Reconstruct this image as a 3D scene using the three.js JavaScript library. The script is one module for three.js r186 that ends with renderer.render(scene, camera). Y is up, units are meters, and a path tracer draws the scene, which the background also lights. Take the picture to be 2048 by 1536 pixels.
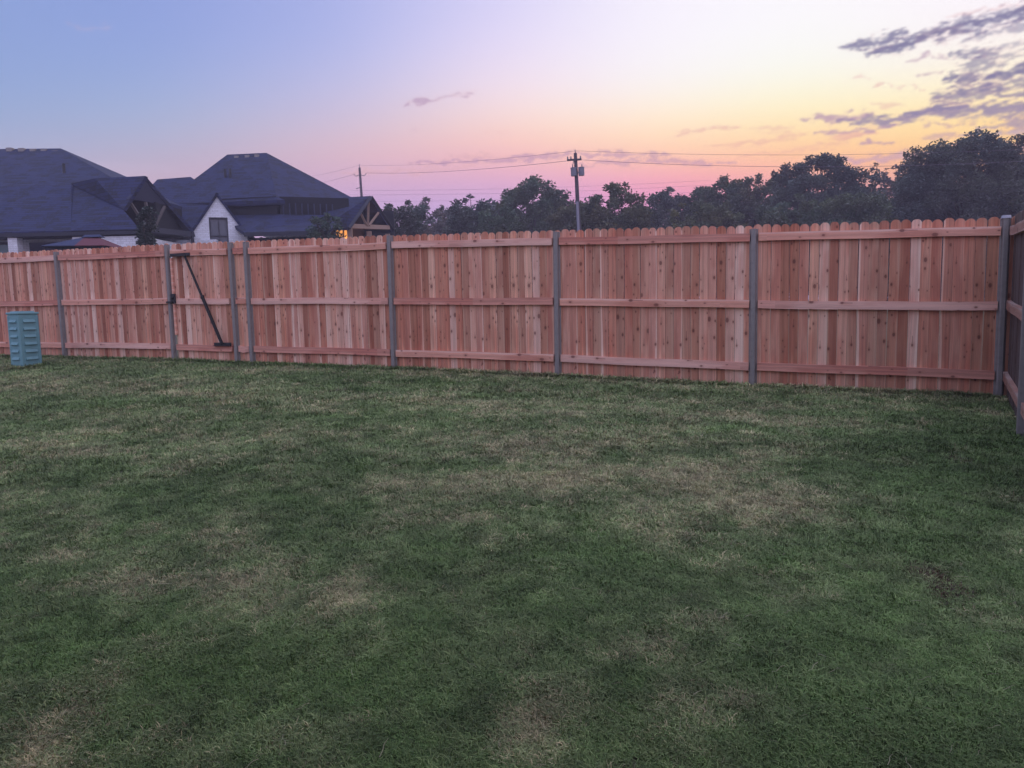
import * as THREE from 'three';
import { mergeGeometries, toCreasedNormals } from 'three/addons/utils/BufferGeometryUtils.js';
import { ConvexGeometry } from 'three/addons/geometries/ConvexGeometry.js';
import { RoundedBoxGeometry } from 'three/addons/geometries/RoundedBoxGeometry.js';

// ---------------------------------------------------------------- camera, sky, sun, exposure
const scene = new THREE.Scene();
const D2R = Math.PI / 180;
const camera = new THREE.PerspectiveCamera(54.5, 4 / 3, 0.05, 4000);
camera.position.set(0, 1.5, 0);
camera.rotation.order = 'YXZ';
camera.rotation.set(-6 * D2R, 0, -1.3 * D2R);
camera.updateMatrixWorld(true);

const renderer = new THREE.WebGLRenderer({ antialias: true });
renderer.toneMapping = THREE.LinearToneMapping;
renderer.toneMappingExposure = 1.8;
renderer.shadowMap.enabled = true;

const SUN_AZ = 34, SUN_EL = 1.5;
const sun = new THREE.DirectionalLight(0xffb98a, 0.35);
sun.position.set(Math.sin(SUN_AZ * D2R) * Math.cos(SUN_EL * D2R) * 120, Math.sin(SUN_EL * D2R) * 120, -Math.cos(SUN_AZ * D2R) * Math.cos(SUN_EL * D2R) * 120);
sun.castShadow = true; sun.shadow.radius = 8;
sun.shadow.mapSize.set(2048, 2048);
Object.assign(sun.shadow.camera, { left: -60, right: 60, top: 40, bottom: -40, near: 1, far: 260 });
scene.add(sun); scene.add(sun.target);
const HAZE = [0.60, 0.54, 0.66], HAZE_DENSITY = 0.0029;

// ---------------------------------------------------------------- small maths
function rngOf(seed) { let s = seed >>> 0; return () => { s = (s + 0x6d2b79f5) | 0; let t = Math.imul(s ^ (s >>> 15), 1 | s); t = (t + Math.imul(t ^ (t >>> 7), 61 | t)) ^ t; return ((t ^ (t >>> 14)) >>> 0) / 4294967296; }; }
const hash2 = (x, y, s) => { let h = (Math.imul(x, 374761393) + Math.imul(y, 668265263) + Math.imul(s, 974711)) | 0; h = Math.imul(h ^ (h >>> 13), 1274126177); return ((h ^ (h >>> 16)) >>> 0) / 4294967296; };
function noise2(x, y, s = 0) {
  const xi = Math.floor(x), yi = Math.floor(y); let fx = x - xi, fy = y - yi;
  fx = fx * fx * (3 - 2 * fx); fy = fy * fy * (3 - 2 * fy);
  const a = hash2(xi, yi, s), b = hash2(xi + 1, yi, s), c = hash2(xi, yi + 1, s), d = hash2(xi + 1, yi + 1, s);
  return a + (b - a) * fx + (c - a) * fy + (a - b - c + d) * fx * fy;
}
function fbm(x, y, s = 0, o = 4) { let v = 0, a = 0.5, t = 0; for (let i = 0; i < o; i++) { v += a * noise2(x, y, s + i * 17); t += a; a *= 0.5; x = x * 2.03 + 11.3; y = y * 2.03 + 5.7; } return v / t; }
const clamp = (x, a = 0, b = 1) => Math.min(b, Math.max(a, x));
const sstep = (a, b, x) => { const t = clamp((x - a) / (b - a)); return t * t * (3 - 2 * t); };
const lerp = (a, b, t) => a + (b - a) * t;
const mix3 = (a, b, t) => [lerp(a[0], b[0], t), lerp(a[1], b[1], t), lerp(a[2], b[2], t)];
const toLin = (v) => (v <= 0.04045 ? v / 12.92 : ((v + 0.055) / 1.055) ** 2.4);
const toSrgb = (v) => (v <= 0.0031308 ? v * 12.92 : 1.055 * v ** (1 / 2.4) - 0.055);
const hexLin = (h) => [0, 2, 4].map((i) => toLin(parseInt(h.slice(i, i + 2), 16) / 255));
function interp(x, xs, ys) { if (x <= xs[0]) return ys[0]; for (let i = 1; i < xs.length; i++) if (x <= xs[i]) return lerp(ys[i - 1], ys[i], (x - xs[i - 1]) / (xs[i] - xs[i - 1])); return ys[ys.length - 1]; }

// ---------------------------------------------------------------- the twilight sky (air and clouds)
function buildSky() {
  const EL = [0, 5, 7, 9, 11, 13, 15.5, 18.5, 21.5, 30, 45, 90];
  const C = {
    m36: 'b89fb4 c3aabc c1acbf b1b4ce 9eb1d3 93acd7 8da7da 8ca5da 8ca5da 96afe2 a8bce8 c4cbf0',
    m24: 'bf9db4 cca8bc cba8bc c8b1c0 b5b4cc a6b6d6 98aedd 90a6de 8ea3dd 9ab2e4 aabee8 c4cbf0',
    m12: 'b49ccb bea5d2 bea5d2 cdaac8 ddb9c1 cfbfd3 bfbfe2 adb7e7 a6b1e5 b0bcea b8c4ec c4cbf0',
    z0: 'b49ac6 bea5d2 bea5d2 d4a6ca f4b8b4 f8d4c6 f0dde6 e1d7f1 d2cef1 d2d0f1 cccef0 c4cbf0',
    p11: 'c68fae d696bd dc90bc f2a0b0 fdcfa6 fce8c8 f4f0ee f2eef6 f0ebf6 eae4f5 dadaf3 c4cbf0',
    p21: 'ba8aa0 c896af da94a8 fbb090 fdd89a faf0c2 f4f6ea f5f4f5 f5f3f7 f0eaf6 dedcf3 c4cbf0',
    p31: 'b38b9c be96aa dc9c94 fac07c fee398 faefca f6f0ef f6f0f6 f6f0f6 f0eaf6 dedcf3 c4cbf0',
    anti: '8c90bc a69fc6 b2a6ca bcaece c4b6d4 cabddb cdc4e0 cdc8e5 ccc9e8 cacbec c6cbee c4cbf0',
  };
  const DIM = { m36: .54, m24: .55, m12: .57, z0: .60, p11: .615, p21: .61, p31: .61, anti: .9 };
  const col = (k) => C[k].split(' ').map((h, i) => hexLin(h).map((q) => q * (i > 9 ? lerp(DIM[k], 0.92, (i - 9) / 2) : DIM[k])));
  const mixc = (a, b, t) => col(a).map((c, i) => mix3(c, col(b)[i], t));
  const AZ = [-180, -140, -105, -70, -36, -24, -12, 0, 11, 21, 31, 48, 72, 105, 140, 180];
  const cols = [col('anti'), mixc('anti', 'm36', 0.12), mixc('anti', 'm36', 0.5), mixc('anti', 'm36', 0.85), col('m36'), col('m24'), col('m12'), col('z0'), col('p11'), col('p21'), col('p31'), col('p31'), mixc('p31', 'anti', 0.35), mixc('p31', 'anti', 0.75), col('anti'), col('anti')];
  // one-degree grid, then softened so that no bands show
  const gw = 360, gh = 181, g = new Float32Array(gw * gh * 3), g2 = new Float32Array(gw * gh * 3);
  for (let j = 0; j < gh; j++) {
    const el = Math.max(0, j - 90);
    let r = 1; while (r < EL.length - 1 && el > EL[r]) r++;
    const fr = clamp((el - EL[r - 1]) / (EL[r] - EL[r - 1]));
    for (let i = 0; i < gw; i++) {
      const az = i - 180; let k = 1; while (k < AZ.length - 1 && az > AZ[k]) k++;
      const fk = clamp((az - AZ[k - 1]) / (AZ[k] - AZ[k - 1]));
      const T = Math.exp(-HAZE_DENSITY * 9 / Math.sin(Math.max(el, 6) * D2R));          // clear air above the haze layer
      for (let c = 0; c < 3; c++) g[(j * gw + i) * 3 + c] = (-(1 - T) * [0.09, 0.13, 0.16][c]) / T + (1 / T) * lerp(lerp(cols[k - 1][r - 1][c], cols[k][r - 1][c], fk), lerp(cols[k - 1][r][c], cols[k][r][c], fk), fr);
    }
  }
  const blur = (src, dst, dx, dy) => { for (let j = 0; j < gh; j++) for (let i = 0; i < gw; i++) for (let c = 0; c < 3; c++) { let s = 0, w = 0; for (let k = -4; k <= 4; k++) { if (dy && Math.abs(k) > 1) continue; const q = Math.exp(-k * k / (dy ? 1.2 : 8)); s += q * src[(clamp(j + k * dy, 0, gh - 1) * gw + ((i + k * dx + gw) % gw)) * 3 + c]; w += q; } dst[(j * gw + i) * 3 + c] = s / w; } };
  blur(g, g2, 1, 0); blur(g2, g, 0, 1); blur(g, g2, 1, 0); blur(g2, g, 0, 1);
  const W = 4096, H = 2048, data = new Float32Array(W * H * 4);
  // streaks of cloud: [azimuth, elevation ...], half thickness in degrees, strength, kind
  const S = [[[23.7, 16.3, 25.4, 16.5, 27.2, 16.8], .39, .9, 0], [[25.6, 15.9, 27.6, 16.2, 29.9, 16.5, 34.4, 16.7, 41, 16.4], .61, .95, 0], [[28.2, 16.2, 30.4, 16.3], .36, .45, 0], [[30.6, 15.6, 31.9, 15.9, 34.5, 15.8], .29, .6, 0], [[30.3, 15, 32.2, 14.8], .36, .8, 0], [[31.5, 15, 34.1, 14.9], .21, .5, 0], [[30.6, 14.2, 32.2, 14.1], .54, .7, 0], [[29.5, 13.7, 30.4, 13.7], .21, .9, 0], [[30.5, 13.5, 31.9, 13.5], .32, .8, 0], [[31.7, 13.2, 34.6, 13.6, 39, 13.4], .5, .95, 0], [[29.2, 12.6, 32.4, 12.6], .54, .8, 0], [[28.6, 12.4, 30, 12.7], .14, .5, 0], [[32.3, 12.2, 34.6, 12.2, 38, 12], .32, .85, 0], [[21.4, 12.2, 25.4, 12], .32, .75, 1], [[23.5, 11.9, 26.6, 11.5, 29.2, 11.8, 34.7, 11.2, 40, 11], .5, .9, 0], [[21.8, 11.2, 24.2, 11.1, 26.9, 11.2], .18, .75, 1], [[31.7, 10.4, 34.7, 10.5, 39, 10.2], .39, .8, 0], [[24.7, 10.3, 26.9, 10.1], .13, .75, 1], [[28.6, 11, 31.7, 10.8], .11, .55, 1], [[28.9, 10.2, 31.7, 10.2], .21, .55, 1], [[27.5, 15, 28.8, 15.2], .14, .6, 1], [[28.9, 15.1, 30.1, 14.7], .14, .5, 1], [[25.9, 13.8, 28.6, 13.2], .11, .5, 2], [[23.8, 14.4, 25.1, 14.4], .11, .4, 2], [[25.3, 12.8, 27.1, 12.4], .14, .4, 2], [[23.9, 9.3, 28.7, 9.2, 34.8, 8.9, 40, 8.7], .43, .6, 1], [[12.4, 12.1, 16.9, 12.2], .21, .5, 2], [[18, 11.9, 20.3, 11.8], .21, .4, 2], [[18.6, 11.5, 20.3, 11.4], .09, .4, 2], [[-7.4, 14.6, -5.2, 15, -4.5, 15.1, -2.1, 15.4], .18, .6, 1], [[-7.4, 12.7, -6, 12.9], .11, .5, 1], [[-1.8, 12.5, -.1, 12.6], .09, .3, 2], [[1.8, 12.5, 2.8, 12.7], .09, .4, 2], [[-4.6, 11.1, -.5, 11.1], .11, .4, 1], [[-7, 10.6, -.5, 10.8, 6.2, 10.95, 12, 10.6], .28, .6, 1], [[5.5, 10.2, 10.6, 10.25, 16.5, 9.8], .3, .55, 1], [[-28.8, 17.8, -27.1, 18.1], .14, .15, 1], [[29.5, 17.3, 34.4, 17.2], .18, .35, 2], [[30.1, 9.6, 32.8, 9.5], .14, .4, 2], [[30.6, 13.4, 33, 13.1], .34, .7, 0], [[30.2, 12.9, 34.5, 12.7], .26, .75, 0], [[28.4, 12.15, 31, 12.25], .2, .6, 0], [[31.4, 14.5, 34.4, 14.4], .2, .6, 0], [[27, 11.75, 31, 11.95], .26, .8, 0], [[22.6, 10.75, 26, 10.9], .2, .6, 2], [[31, 9.9, 36, 9.9], .25, .7, 0], [[15, 10.9, 21, 11.2], .2, .45, 2], [[17, 10.2, 24, 10.35], .16, .4, 2], [[-12, 9.9, -2, 10.2], .2, .3, 1], [[28, 14.1, 29.4, 14.2], .14, .5, 1]];
  const boxes = S.map(([p, hw]) => { const a = p.filter((_, i) => i % 2 === 0), e = p.filter((_, i) => i % 2); const m = hw * 2.2 + 0.5; return [Math.min(...a) - m, Math.max(...a) + m, Math.min(...e) - m, Math.max(...e) + m]; });
  const core0 = hexLin('78749a'), core0low = hexLin('a28fae'), core1 = hexLin('b58db0'), core2 = hexLin('eda7a6'), rimHi = hexLin('efc6c6'), rimLo = hexLin('fbb98e');
  for (const q of [core0, core0low, core1, core2, rimHi, rimLo]) for (let k = 0; k < 3; k++) q[k] *= 0.57;
  for (let y = 0; y < H; y++) {
    const el = ((y + 0.5) / H - 0.5) * 180, gj = clamp(el + 90, 0, 179.999), j0 = Math.floor(gj), fj = gj - j0;
    for (let x = 0; x < W; x++) {
      const phi = ((x + 0.5) / W - 0.5) * 2 * Math.PI;
      const az = Math.atan2(Math.cos(phi), -Math.sin(phi)) / D2R;
      const gi = az + 180, i0 = Math.floor(gi), fi = gi - i0, a = (j0 * gw + (i0 % gw)) * 3, b = (j0 * gw + ((i0 + 1) % gw)) * 3;
      const out = (y * W + x) * 4, c = [0, 0, 0];
      for (let k = 0; k < 3; k++) c[k] = lerp(lerp(g[a + k], g[b + k], fi), lerp(g[a + gw * 3 + k], g[b + gw * 3 + k], fi), fj);
      if (el > 4 && el < 34 && az > -40 && az < 95) {
        let wx = null, wy, nf, clear = 1, colr = [0, 0, 0], wsum = 0;
        for (let s = 0; s < S.length; s++) {
          const B = boxes[s]; if (az < B[0] || az > B[1] || el < B[2] || el > B[3]) continue;
          if (wx === null) { wx = az + (fbm(az * 1.1, el * 2.6, 5, 3) - 0.5) * 1.5; wy = el + (fbm(az * 1.3, el * 3.2, 9, 4) - 0.5) * 0.75; nf = fbm(az * 2.6 - el * 1.6, el * 9 - az * 1.1, 31, 6); }
          const [p, hw, st, ty] = S[s]; let best = 9, total = 0, at = 0;
          for (let q = 0; q + 3 < p.length; q += 2) total += Math.hypot(p[q + 2] - p[q], p[q + 3] - p[q + 1]);
          let run = 0;
          for (let q = 0; q + 3 < p.length; q += 2) {
            const ax = p[q], ay = p[q + 1], bx = p[q + 2] - ax, by = p[q + 3] - ay, L = Math.hypot(bx, by), t = clamp(((wx - ax) * bx + (wy - ay) * by) / (L * L));
            const d = Math.hypot((wx - ax - bx * t) * 0.55, wy - ay - by * t);
            if (d < best) { best = d; at = (run + t * L) / total; } run += L;
          }
          const taper = p[p.length - 2] > 34 ? Math.sqrt(clamp(at * 2.2 + 0.08)) : Math.sqrt(clamp(4 * at * (1 - at) + 0.1));
          const k = best / (hw * (0.3 + 0.78 * taper)) + (nf - 0.5) * 1.7, al = (1 - sstep(0.08, 1.25, k)) * st;
          if (al <= 0.003) continue;
          clear *= 1 - al;
          const low = sstep(14, 9.5, el), core = ty === 0 ? mix3(core0, core0low, low) : ty === 1 ? core1 : core2, rim = mix3(rimHi, rimLo, low * 0.8);
          const cc = mix3(rim, core, sstep(0.12, 0.55, al));
          for (let k2 = 0; k2 < 3; k2++) colr[k2] += cc[k2] * al; wsum += al;
        }
        if (az > 33) {                                           // the bank goes on to the right of the streaks in view
          const n = fbm(az * 0.28 + el * 0.25, el * 1.15, 77, 5), m = sstep(33, 41, az) * sstep(95, 65, az) * sstep(6, 10, el) * sstep(30, 20, el), al = sstep(0.5, 0.64, n) * m * 0.85;
          if (al > 0.003) { clear *= 1 - al; const cc = mix3(rimHi, mix3(core0, core0low, sstep(14, 9.5, el)), sstep(0.1, 0.6, al)); for (let k2 = 0; k2 < 3; k2++) colr[k2] += cc[k2] * al; wsum += al; }
        }
        if (wsum > 0) for (let k = 0; k < 3; k++) c[k] = lerp(colr[k] / wsum, c[k], clear);
      }
      if (el < 0) { const d = sstep(0, -12, el); for (let k = 0; k < 3; k++) c[k] = lerp(c[k], [0.07, 0.075, 0.07][k], d); }
      data[out] = c[0]; data[out + 1] = c[1]; data[out + 2] = c[2]; data[out + 3] = 1;
    }
  }
  const t = new THREE.DataTexture(data, W, H, THREE.RGBAFormat, THREE.FloatType);
  t.mapping = THREE.EquirectangularReflectionMapping; t.magFilter = THREE.LinearFilter; t.needsUpdate = true;
  return t;
}
const sky = buildSky();
scene.background = sky; scene.environment = sky; scene.environmentIntensity = 1;
scene.fog = new THREE.FogExp2(new THREE.Color().setRGB(...HAZE), HAZE_DENSITY);

// ---------------------------------------------------------------- names, things, materials
const taken = {};
const numbered = (n) => { const k = taken[n] = (taken[n] ?? -1) + 1; return k ? n + '_' + String(k).padStart(3, '0') : n; };
function tag(o, label, category, group, kind) { o.userData.label = label; if (category) o.userData.category = category; if (group) o.userData.group = group; if (kind) o.userData.kind = kind; return o; }
function thing(name, label, category, [x, y, z] = [0, 0, 0], turn = 0, group) { const o = new THREE.Group(); o.name = numbered(name); o.position.set(x, y, z); o.rotation.y = turn; scene.add(o); return tag(o, label, category, group); }
function mesh(name, geo, mat, parent) { const m = new THREE.Mesh(geo, mat); m.castShadow = m.receiveShadow = true; m.name = parent === scene ? numbered(name) : name; parent.add(m); return m; }
const V = (a) => new THREE.Vector3(...a);
const std = (r, g, b, rough = 0.85, extra = {}) => new THREE.MeshStandardMaterial({ color: new THREE.Color().setRGB(r, g, b), roughness: rough, ...extra });
function texture(w, h, fn, srgb = true) {
  const d = new Uint8Array(w * h * 4);
  for (let y = 0; y < h; y++) for (let x = 0; x < w; x++) { const c = fn((x + 0.5) / w, (y + 0.5) / h, x, y), o = (y * w + x) * 4; for (let k = 0; k < 3; k++) d[o + k] = Math.round(255 * clamp(srgb ? toSrgb(Math.max(0, c[k])) : c[k])); d[o + 3] = 255; }
  const t = new THREE.DataTexture(d, w, h, THREE.RGBAFormat); t.wrapS = t.wrapT = THREE.RepeatWrapping; t.magFilter = THREE.LinearFilter; t.minFilter = THREE.LinearFilter; if (srgb) t.colorSpace = THREE.SRGBColorSpace; t.needsUpdate = true; return t;
}
// uv in metres on any flat-faced geometry: u along the level, v up the slope
function metreUV(geo) {
  const g = geo.index ? geo.toNonIndexed() : geo; g.computeVertexNormals();
  const p = g.attributes.position, uv = new Float32Array(p.count * 2), a = new THREE.Vector3(), b = new THREE.Vector3(), c = new THREE.Vector3(), n = new THREE.Vector3(), t = new THREE.Vector3(), s = new THREE.Vector3();
  for (let i = 0; i < p.count; i += 3) {
    a.fromBufferAttribute(p, i); b.fromBufferAttribute(p, i + 1); c.fromBufferAttribute(p, i + 2);
    n.crossVectors(b.clone().sub(a), c.clone().sub(a)).normalize();
    if (Math.abs(n.y) > 0.999) t.set(1, 0, 0); else t.set(n.z, 0, -n.x).normalize();
    s.crossVectors(n, t).normalize();
    [a, b, c].forEach((q, k) => { uv[(i + k) * 2] = q.dot(t); uv[(i + k) * 2 + 1] = q.dot(s); });
  }
  g.setAttribute('uv', new THREE.BufferAttribute(uv, 2)); return g;
}
const shift = (g, o) => g.translate(-o[0], -o[1], -o[2]);
function box(w, h, d, x = 0, y = 0, z = 0, r = 0) { const g = r ? new RoundedBoxGeometry(w, h, d, 2, r) : new THREE.BoxGeometry(w, h, d); return g.translate(x, y, z); }
// a bar of rectangular section between two points
function bar(p, q, w, d) {
  const a = V(p), b = V(q), L = a.distanceTo(b), g = new THREE.BoxGeometry(w, L, d);
  const y = b.clone().sub(a).normalize(), z = new THREE.Vector3(0, 0, 1); let x = new THREE.Vector3().crossVectors(y, z); if (x.lengthSq() < 1e-4) x.set(1, 0, 0); x.normalize(); z.crossVectors(x, y);
  g.applyMatrix4(new THREE.Matrix4().makeBasis(x, y, z)); return g.translate((a.x + b.x) / 2, (a.y + b.y) / 2, (a.z + b.z) / 2);
}
function tube(pts, r0, r1 = r0, seg = 8, sides = 6) {
  const c = pts.length > 2 ? new THREE.CatmullRomCurve3(pts.map(V)) : new THREE.LineCurve3(V(pts[0]), V(pts[1]));
  const g = new THREE.TubeGeometry(c, seg, 1, sides, false), p = g.attributes.position, row = sides + 1, q = new THREE.Vector3();
  for (let i = 0; i <= seg; i++) { const ctr = c.getPointAt(i / seg), r = lerp(r0, r1, i / seg); for (let j = 0; j < row; j++) { const k = i * row + j; q.fromBufferAttribute(p, k).sub(ctr).multiplyScalar(r).add(ctr); p.setXYZ(k, q.x, q.y, q.z); } }
  return g;
}
// a slab: a flat polygon with real thickness
function slab(pts, thick) {
  const n = pts.length, P = pts.map(V), nor = new THREE.Vector3();
  for (let i = 0; i < n; i++) nor.add(new THREE.Vector3().crossVectors(P[i].clone().sub(P[0]), P[(i + 1) % n].clone().sub(P[0])));
  nor.normalize(); if (nor.y < 0) { P.reverse(); nor.negate(); }
  const Q = P.map((p) => p.clone().addScaledVector(nor, -thick)), v = [], tri = (a, b, c) => v.push(a.x, a.y, a.z, b.x, b.y, b.z, c.x, c.y, c.z);
  for (let i = 1; i < n - 1; i++) { tri(P[0], P[i], P[i + 1]); tri(Q[0], Q[i + 1], Q[i]); }
  for (let i = 0; i < n; i++) { const j = (i + 1) % n; tri(P[i], Q[i], Q[j]); tri(P[i], Q[j], P[j]); }
  const g = new THREE.BufferGeometry(); g.setAttribute('position', new THREE.Float32BufferAttribute(v, 3)); g.computeVertexNormals(); return metreUV(g);
}
const hull = (pts) => metreUV(new ConvexGeometry(pts.map(V)));
const merged = (list) => mergeGeometries(list.map((g) => { const h = g.index ? g.toNonIndexed() : g.clone(); for (const k of Object.keys(h.attributes)) if (!['position', 'normal', 'uv'].includes(k)) h.deleteAttribute(k); return h; }));

// ---------------------------------------------------------------- lie of the land
const FA = [-7.87, -12.9], FU = [0.92699, 0.37509];                    // the back fence runs from FA along FU
const FENCE_TURN = -Math.atan2(FU[1], FU[0]);
const FB = (u) => interp(u, [-5, -1.4, .24, 2.7, 4.2, 6.7, 9.14, 11.5, 14, 17], [.82, .79, .768, .742, .705, .652, .583, .50, .435, .37]);
const alongFence = (x, z) => [(x - FA[0]) * FU[0] + (z - FA[1]) * FU[1], (z - FA[1]) * FU[0] - (x - FA[0]) * FU[1]];   // u, metres in front of it
function land(x, z) {
  const [u, s] = alongFence(x, z), b = FB(u);
  let y;
  if (s >= 0) { const k = clamp(1 - s / 8.8); y = b * (k * 0.65 + 0.35 * k * k * (3 - 2 * k)); }
  else y = lerp(b, 1.2, sstep(0, -14, s));
  if (s > 0.3 && s < 12) y += (fbm(x * 0.9, z * 0.9, 3, 3) - 0.5) * 0.05 * sstep(0.3, 1.2, s);
  return y;
}
// where the grass is dry: [x, z, radius, strength]; negative is lush, and at the right also stands in for shade
const PATCHES = [[-.26, -4.74, .34, .7], [-.72, -5.04, .36, .65], [.42, -5.09, .34, .7], [1.08, -4.91, .38, .75], [-1.37, -3.56, .24, .8], [-1.84, -3.63, .26, .7], [-.9, -3.38, .24, .7], [.11, -2.51, .16, 1.0], [.05, -2.28, .12, 1.0], [.2, -2.8, .18, .7], [-1.72, -2.54, .26, .7], [.58, -2.82, .2, .5], [.6, -2.45, .2, .55], [1.38, -4.47, .3, .8], [1.66, -4.54, .3, .7], [.9, -3.9, .25, .55], [.09, -5.91, .6, .55], [1.0, -6.2, .6, .3],  [-1.55, -2.25, .2, .7], [-.62, -2.95, .2, .35],
  [-2.32, -4.97, .5, -.6], [-3.41, -5.68, .7, -.5], [-.03, -4.61, .22, -.6], [-1.4, -4.76, .3, -.6], [.41, -3.54, .3, -.5], [-1.91, -3.09, .28, -.6], [-1.15, -4.38, .35, -.5], [-.5, -2.7, .3, -.5], [.75, -5.6, .2, -.5], [3.4, -6.4, 1.1, -.5], [2.5, -4.4, .8, -.5], [3.0, -5.4, .7, -.4], [1.6, -2.6, .5, -.4], [-.5, -3.9, .3, -.4], [1.4, -3.0, .5, -.35]];
function drynessAndShade(x, z) {
  let d = 0.30 - 0.2 * sstep(-3.9, -2.7, z) + 0.12 * sstep(-3.6, -4.6, z) * sstep(-9.5, -6.5, z) * sstep(4, 1.5, x) + 0.07 * sstep(-3.5, -4.5, z) * sstep(-1.5, 0.5, x) + (fbm(x * 0.75, z * 1.0, 21, 4) - 0.5) * 0.55 + (fbm(x * 5, z * 5, 25, 3) - 0.5) * 0.8;  // z terms paint shade into the near lawn and lighten the middle
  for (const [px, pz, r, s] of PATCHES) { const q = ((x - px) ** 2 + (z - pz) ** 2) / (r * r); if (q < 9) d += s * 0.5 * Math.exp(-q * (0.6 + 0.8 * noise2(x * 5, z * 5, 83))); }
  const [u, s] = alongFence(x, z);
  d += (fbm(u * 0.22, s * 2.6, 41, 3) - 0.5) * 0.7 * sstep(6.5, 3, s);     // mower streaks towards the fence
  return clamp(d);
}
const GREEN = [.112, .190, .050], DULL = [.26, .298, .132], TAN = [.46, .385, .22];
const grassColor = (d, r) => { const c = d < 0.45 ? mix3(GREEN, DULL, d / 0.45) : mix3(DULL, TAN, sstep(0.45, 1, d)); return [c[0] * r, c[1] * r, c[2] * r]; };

(() => {                                                            // the ground as one sheet, fine in the yard and coarse to the horizon
  const ax = (a, b, step, far) => { const v = []; for (let x = a; x <= b + 1e-6; x += step) v.push(x); let q = step; let lo = a, hi = b; while (hi < far) { q *= 1.7; hi += q; lo -= q; v.push(hi); v.unshift(lo); } return v; };
  const xs = ax(-16, 9, 0.25, 1800), zs = ax(-18, 5, 0.25, 1800), pos = [], uv = [], colr = [], idx = [];
  for (const z of zs) for (const x of xs) { pos.push(x, land(x, z), z); uv.push(x, z); const d = drynessAndShade(x, z), c = mix3([.085, .095, .045], [.19, .155, .10], d); colr.push(...c); }
  for (let j = 0; j < zs.length - 1; j++) for (let i = 0; i < xs.length - 1; i++) { const a = j * xs.length + i, b = a + 1, c = a + xs.length, d = c + 1; idx.push(a, c, b, b, c, d); }
  const g = new THREE.BufferGeometry(); g.setAttribute('position', new THREE.Float32BufferAttribute(pos, 3)); g.setAttribute('uv', new THREE.Float32BufferAttribute(uv, 2)); g.setAttribute('color', new THREE.Float32BufferAttribute(colr, 3)); g.setIndex(idx); g.computeVertexNormals();
  const thatch = texture(512, 512, (u, v) => { const n = 0.55 + 0.5 * fbm(u * 64, v * 64, 2, 3) + 0.35 * (noise2(u * 220, v * 220, 8) - 0.5); return [n, n * 0.98, n * 0.95]; });
  const m = std(1, 1, 1, 0.95, { map: thatch, vertexColors: true });
  tag(mesh('lawn', g, m, scene), 'mown backyard lawn, green with dry tan patches', null, null, 'structure');
})();

// ---------------------------------------------------------------- cedar
const HEART = [[.56, .30, .215], [.60, .35, .255], [.50, .255, .185], [.62, .39, .30], [.53, .285, .20], [.47, .23, .16], [.59, .34, .235], [.64, .43, .335], [.55, .30, .225], [.50, .26, .18], [.58, .36, .275], [.60, .33, .23]];
function cedarTexture(seed, w, h, wide, long, knots, upright = true) {
  const R = rngOf(seed * 7919 + 5), base = HEART[seed % HEART.length], sap = R() < 0.6 ? (R() < 0.5 ? -1 : 1) : 0, sapAt = 0.12 + R() * 0.3, K = [];
  for (let i = 0; i < knots; i++) K.push([R() * wide, R() * long, 0.004 + R() * R() * 0.016, R() < 0.25]);
  const pale = [.72, .53, .42], bend = R() * 10;
  return texture(w, h, (u, v, px, py) => {
    let a = upright ? u : v, b = upright ? v : u;
    const X = a * wide, Y = b * long; let push = 0, dark = 0, halo = 0;
    for (const [kx, ky, kr, streak] of K) { const dx = X - kx, dy = (Y - ky) * 0.62, d = Math.hypot(dx, dy) / kr; if (d < 6) { push += Math.exp(-d * d / 7) * kr * 0.9 * Math.sign(dx || 1); dark = Math.max(dark, 1 - sstep(0.7, 1.25, d)); halo = Math.max(halo, Math.exp(-d * d / 3.4) * 0.6); if (streak && dy > 0 && dy < 0.09 && Math.abs(dx) < 0.004) dark = Math.max(dark, 0.55); } }
    const wob = (fbm(bend + Y * 1.3, 4, seed, 3) - 0.5) * 0.03, gx = (X - push + wob) / wide;
    const grain = fbm(gx * 26, Y * 1.1, seed + 50, 3), fine = noise2(gx * 70, Y * 9, seed + 90), band = fbm(gx * 5, Y * 0.5, seed + 70, 2);
    let c = base.map((q) => q * (0.78 + 0.5 * (band - 0.5) + 0.42 * (grain - 0.5) + 0.16 * (fine - 0.5) + 0.22));
    if (sap) { const e = sap < 0 ? gx : 1 - gx, s = 1 - sstep(sapAt - 0.03, sapAt + 0.05, e + (fbm(Y * 1.5, 9, seed, 3) - 0.5) * 0.25); c = mix3(c, pale.map((q) => q * (0.85 + 0.35 * (grain - 0.5) + 0.1)), s * 0.85); }
    const blotch = fbm(X * 9, Y * 2.2, seed + 33, 3); c = c.map((q, i) => q * (1 - [0.14, 0.28, 0.3][i] * sstep(0.42, 0.72, blotch)));
    c = mix3(c, [.30, .12, .075], halo * 0.75); c = mix3(c, [.17, .07, .05], dark * 0.85);
    return c;
  });
}
const PICKET_W = 0.0975, PICKET_H = 1.85;
const TINTS = [[1.15, 1.03, 1.01], [1.08, .87, .82], [.80, .62, .55], [1.25, 1.23, 1.26]];
const picketMats = [];
for (let t = 0; t < 12; t++) {
  const map = cedarTexture(t, 40, 640, PICKET_W, PICKET_H, 4 + (t * 5) % 8); map.repeat.set(1 / PICKET_W, 1 / PICKET_H); map.offset.set(0.5, 0);
  for (const c of TINTS) picketMats.push(std(...c, 0.82, { map }));
}
const railMats = [0, 1, 2].map((t) => { const map = cedarTexture(40 + [7, 3, 10][t], 512, 32, 0.092, 2.4, 7, false); map.repeat.set(1 / 2.4, 1 / 0.092); map.offset.set(0, 0.5); return std(1.22, 1.08, 1.14, 0.8, { map }); });
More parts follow.
